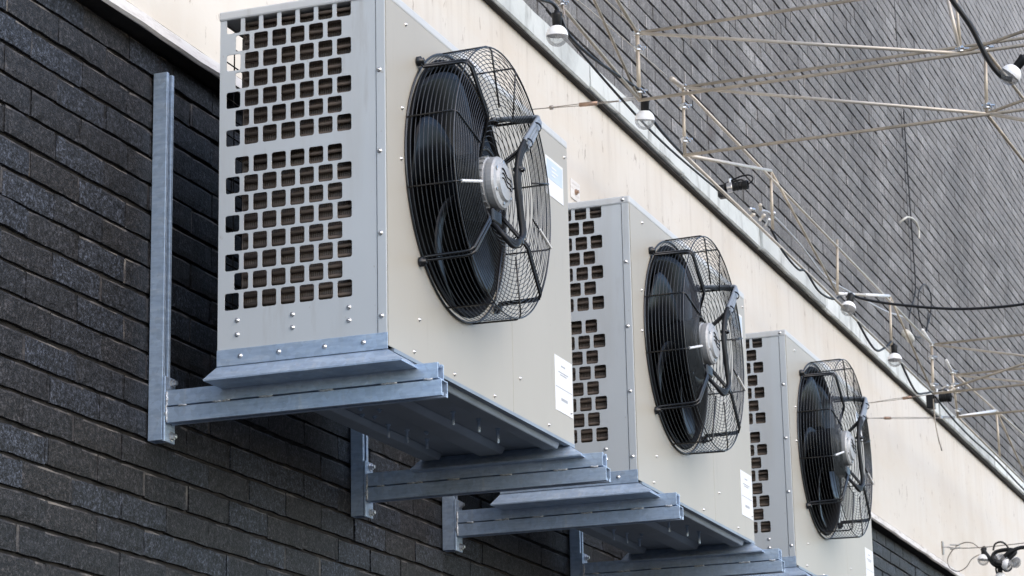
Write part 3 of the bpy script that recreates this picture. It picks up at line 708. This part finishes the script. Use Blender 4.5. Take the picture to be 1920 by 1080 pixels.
# ------------------------------------------------------------------ cables
def cable(label, pts, r=.006, mat=M_cable): return thin_line('power_cable', label, 'cable', pts, r, mat)
cable('black festoon cable dipping to the highest bulb and on along the coping', [(1.2, YT, 1.56), (1.70, YT, 1.545), (1.93, YT, 1.585), (2.06, YT, 1.53), (2.25, YT, 1.525), (2.5, YT, 1.545), (2.78, YT, 1.575), (2.90, YT, 1.585)], .0065)
cable('thin grey lead tying the highest bulb to the rod truss', [(1.945, YT-.02, 1.565), (1.975, YT-.02, 1.555), (1.99, YT-.012, 1.605)], .0035, M_wire)
cable('black festoon cable sagging along the truss between the double post and the black lamp', [(2.91, YT+.01, 1.588), (3.05, YT+.01, 1.53), (3.25, YT+.01, 1.51), (3.6, YT+.02, 1.515), (4.0, YT+.03, 1.535), (4.25, YT+.04, 1.555)], .0062)
cable('second dark cable beside the festoon cable above the coping', [(2.0, YT+.05, 1.60), (2.4, YT+.05, 1.56), (2.9, YT+.05, 1.53), (3.4, YT+.05, 1.52), (4.2, YT+.05, 1.545), (4.8, YT+.03, 1.535)], .005)
cable('dark festoon cable looping below the long truss to the tilted bulb', [(4.75, YT, 1.54), (4.95, YT, 1.49), (5.2, YT, 1.475), (5.35, YT, 1.50), (5.6, YT, 1.465), (5.9, YT, 1.50), (6.12, YT, 1.585)], .0055)
cable('dark festoon cable looping between the tilted bulb and the small bulb', [(6.17, YT, 1.585), (6.4, YT, 1.50), (6.75, YT, 1.44), (7.0, YT, 1.50), (7.18, YT, 1.575)], .006)
cable('dark festoon cable looping from the small bulb to the far black lamp', [(7.2, YT, 1.575), (7.45, YT, 1.49), (7.75, YT, 1.42), (8.0, YT, 1.46), (8.25, YT, 1.52)], .006)
cable('dark cable trailing along the far truss past the black lamp', [(8.3, YT, 1.50), (8.8, YT, 1.47), (9.4, YT, 1.46), (10.2, YT, 1.47), (11.2, YT, 1.45), (12.4, YT, 1.46)], .006)
cable('thin loose wire dangling below the far black lamp', [(8.35, YT+.02, 1.50), (8.36, YT+.02, 1.38), (8.37, YT+.01, 1.28), (8.40, YT, 1.21)], .0035, M_wire)
cable('thick black cable sweeping down to the big bulb at right', [(2.66, -1.67, 1.76), (2.687, -1.704, 1.686), (2.731, -1.755, 1.595), (2.777, -1.797, 1.486), (2.805, -1.836, 1.425), (2.816, -1.872, 1.412)], .0092)
cable('short black cable leaving the big bulb for the right edge', [(2.822, -1.925, 1.484), (2.824, -1.95, 1.51), (2.826, -1.99, 1.55)], .0085)
cable('dark cable sagging across the brick wall from the tilted bulb to the right edge', [(6.15, -.513, 1.585), (6.15, -.60, 1.545), (6.15, -.770, 1.500), (6.15, -1.050, 1.450), (6.15, -1.354, 1.441), (6.15, -1.60, 1.48)], .0065)
cable('pale grey cable running behind the truss from the clear clips to the far post', [(5.348, -.3, 1.814), (5.56, -.3, 1.852), (6.098, -.3, 1.845), (6.581, -.3, 1.805), (7.1, -.3, 1.85), (7.565, -.3, 1.902), (8.1, -.3, 1.965), (8.6, -.3, 2.04), (9.166, -.3, 2.037)], .006, simple('pale_cable', (0.42, 0.43, 0.45), 0.4))
# cable hanging on the upper wall, with a loose coil at its foot
YW = -.02
cable('black cable hanging down the upper brick wall into a loose coil', [(10.38, YW, 3.9), (10.39, YW, 3.5), (10.40, YW, 3.2), (10.41, YW, 2.95), (10.42, YW, 2.72), (10.33, YW, 2.60), (10.2, YW, 2.50), (10.13, YW, 2.40), (10.25, YW, 2.34), (10.55, YW, 2.40), (10.85, YW, 2.60), (10.88, YW-.01, 2.75), (10.68, YW-.01, 2.78), (10.45, YW-.01, 2.66), (10.42, YW-.01, 2.50), (10.62, YW-.01, 2.44), (10.75, YW-.01, 2.60)], .0042)
o = thin_line('wall_pipe_stub', 'short pale bent pipe stub sticking out of the upper brick wall', 'pipe', [(10.13, .01, 3.06), (10.14, -.03, 3.09), (10.25, -.03, 3.13), (10.45, -.03, 3.165), (10.59, -.03, 3.145), (10.585, -.03, 3.07)], .007, M_pale)
# tangle of bulbs: hook, suspension wire, dark cable coils
thin_line('suspension_wire', 'thin taut wire from the hook on the cream band over to the bulb tangle', 'wire', [(10.55, -.06, 1.000), (10.55, -.3, .980), (10.55, -.9, 1.0)], .0028, M_wire)
hk = empty('wall_hook', (10.55, -.06, 1.0)); tag(hk, 'small dark wall plate and shackle on the cream band at lower right', 'hook')
m = MB((10.55, -.06, 1.0)); m.box(10.525, 10.565, -.068, -.0605, .955, 1.035); m.build('plate', M_wire, hk)
m = MB((10.55, -.06, 1.0)); m.rod((10.55, -.068, 1.0), (10.55, -.11, .998), .005); m.rod((10.55, -.11, 1.012), (10.55, -.175, 1.006), .005); m.rod((10.55, -.11, .984), (10.55, -.175, .990), .005); m.build('shackle', M_bolt, hk)
cable('thin brown wire looped in a big ring left of the bulb tangle', [(10.55, -.30, .975), (10.55, -.255, 1.012), (10.55, -.20, 1.018), (10.55, -.14, .99), (10.55, -.092, .925), (10.55, -.10, .868), (10.55, -.15, .838), (10.55, -.205, .86), (10.55, -.245, .91), (10.55, -.295, .935)], .0035, M_wire)
cable('thick dark cable coiled through the bulb tangle at lower right', [(10.55, -.315, .972), (10.54, -.35, .92), (10.53, -.39, .86), (10.52, -.44, .85), (10.51, -.49, .89), (10.52, -.53, .935), (10.53, -.47, .95), (10.54, -.40, .94), (10.53, -.38, .90), (10.52, -.42, .87), (10.50, -.48, .92), (10.52, -.56, .955), (10.53, -.64, .95)], .014)
cable('thin black cable looping over the bulb tangle', [(10.55, -.385, .955), (10.55, -.40, .995), (10.55, -.44, 1.005), (10.55, -.475, .975), (10.55, -.50, .90), (10.55, -.49, .83), (10.55, -.45, .82), (10.55, -.42, .86), (10.55, -.395, .84), (10.55, -.40, .80)], .006)

# ------------------------------------------------------------------ black cylinder lamps and clear clips on the truss
def cyl_lamp(label, a, b, r, loops):
    a = Vector(a); b = Vector(b); ax = (b-a); l = ax.length; u = empty('cylinder_lamp', a); tag(u, label, 'lamp', 'black cylinder lamps on the truss')
    m = MB(a); pr = [(0, 0), (r*.75, 0), (r*.9, .01)]
    for k in range(5): z = l*(.12+.13*k); pr += [(r, z), (r, z+l*.08), (r*.9, z+l*.09), (r*.9, z+l*.12)]
    pr += [(r*1.05, l*.80), (r*1.05, l*.99), (r*.88, l), (r*.8, l*.9), (0, l*.88)]
    m.lathe(a, ax, pr, 20); m.build('barrel', M_cable, u, smooth=False, bevel=.002)
    m = MB(a); m.box(a.x-r*1.1, a.x+r*1.1, a.y-r*.3, a.y+r*1.3, a.z-r*2.2, a.z+r*.7); m.build('mount_block', M_cable, u, bevel=.005)
    for k, lp in enumerate(loops):
        m = MB(a); m.tube(smooth_path(lp), .0035, 6); m.build('lead', M_cable, u, smooth=True)
    m = MB(a); c = a+ax*.25
    m.lathe(c, ax, [(r*1.02, -.012), (r*1.14, -.010), (r*1.14, .010), (r*1.02, .012)], 18); m.rod(c+Vector((0, 0, r)), c+Vector((0, 0, r*2)), .006, 8); m.build('clamp_band', M_bolt, u)
    return u
cyl_lamp('black cylinder lamp with a looped lead above the middle fan', (4.387, -.395, 1.641), (4.387, -.500, 1.645), .019,
         [[(4.387, -.39, 1.655), (4.387, -.43, 1.672), (4.387, -.47, 1.685), (4.387, -.505, 1.686), (4.387, -.522, 1.672), (4.387, -.515, 1.655), (4.387, -.495, 1.645)],
          [(4.387, -.41, 1.660), (4.387, -.45, 1.668), (4.387, -.475, 1.668), (4.387, -.49, 1.652)]])
cyl_lamp('black cylinder lamp under a bunch of silver clips at the far post', (8.55, -.440, 1.545), (8.55, -.545, 1.545), .027, [[(8.55, -.44, 1.56), (8.55, -.47, 1.585), (8.55, -.51, 1.588), (8.55, -.535, 1.572)]])
for nm, lb, base, n in (('clip_bunch', 'bunch of clear and silver clips hung on the brown post of the long truss', (5.36, -.30, 1.80), 7), ('clip_bunch', 'bunch of shiny silver clips on top of the far black lamp', (8.50, -.54, 1.592), 7)):
    u = empty(nm, base); tag(u, lb, 'clips', 'silver clips on the truss')
    for k in range(n):
        c = Vector(base)+Vector((random.uniform(-.10, .12), random.uniform(-.04, .03), random.uniform(-.022, .022)))
        d = Vector((random.uniform(-1, 1), random.uniform(-1, 1), random.uniform(-.6, .6))).normalized()
        m = MB(base); m.lathe(c, d, [(0, -.02), (.007, -.02), (.009, -.012), (.006, 0), (.010, .012), (.007, .022), (0, .022)], 10); m.build('clip', M_bolt if k % 3 else M_rod_bright, u, smooth=True)
o = thin_line('pale_insulator', 'small cream coloured insulator on the wire left of the far post', 'insulator', [(8.47, -.32, 1.925), (8.55, -.32, 1.93), (8.62, -.32, 1.92)], .024, M_pale, 2, 10)
# small rusted anchor patch on the cream band, above the lid of the middle unit
ap = empty('anchor_plate', (3.395, -.061, 1.395)); tag(ap, 'small rust stained anchor plate on the cream band above the middle unit', 'plate')
m = MB((3.395, -.061, 1.395)); m.box(3.340, 3.450, -.0635, -.0605, 1.355, 1.435); m.build('plate', M_lip, ap, bevel=.001)
m = MB((3.395, -.061, 1.395)); m.lathe((3.395, -.0635, 1.39), (0, -1, 0), [(.012, 0), (.012, .006), (.007, .007), (.007, .014), (0, .015)], 8); m.build('bolt', M_copper, ap)
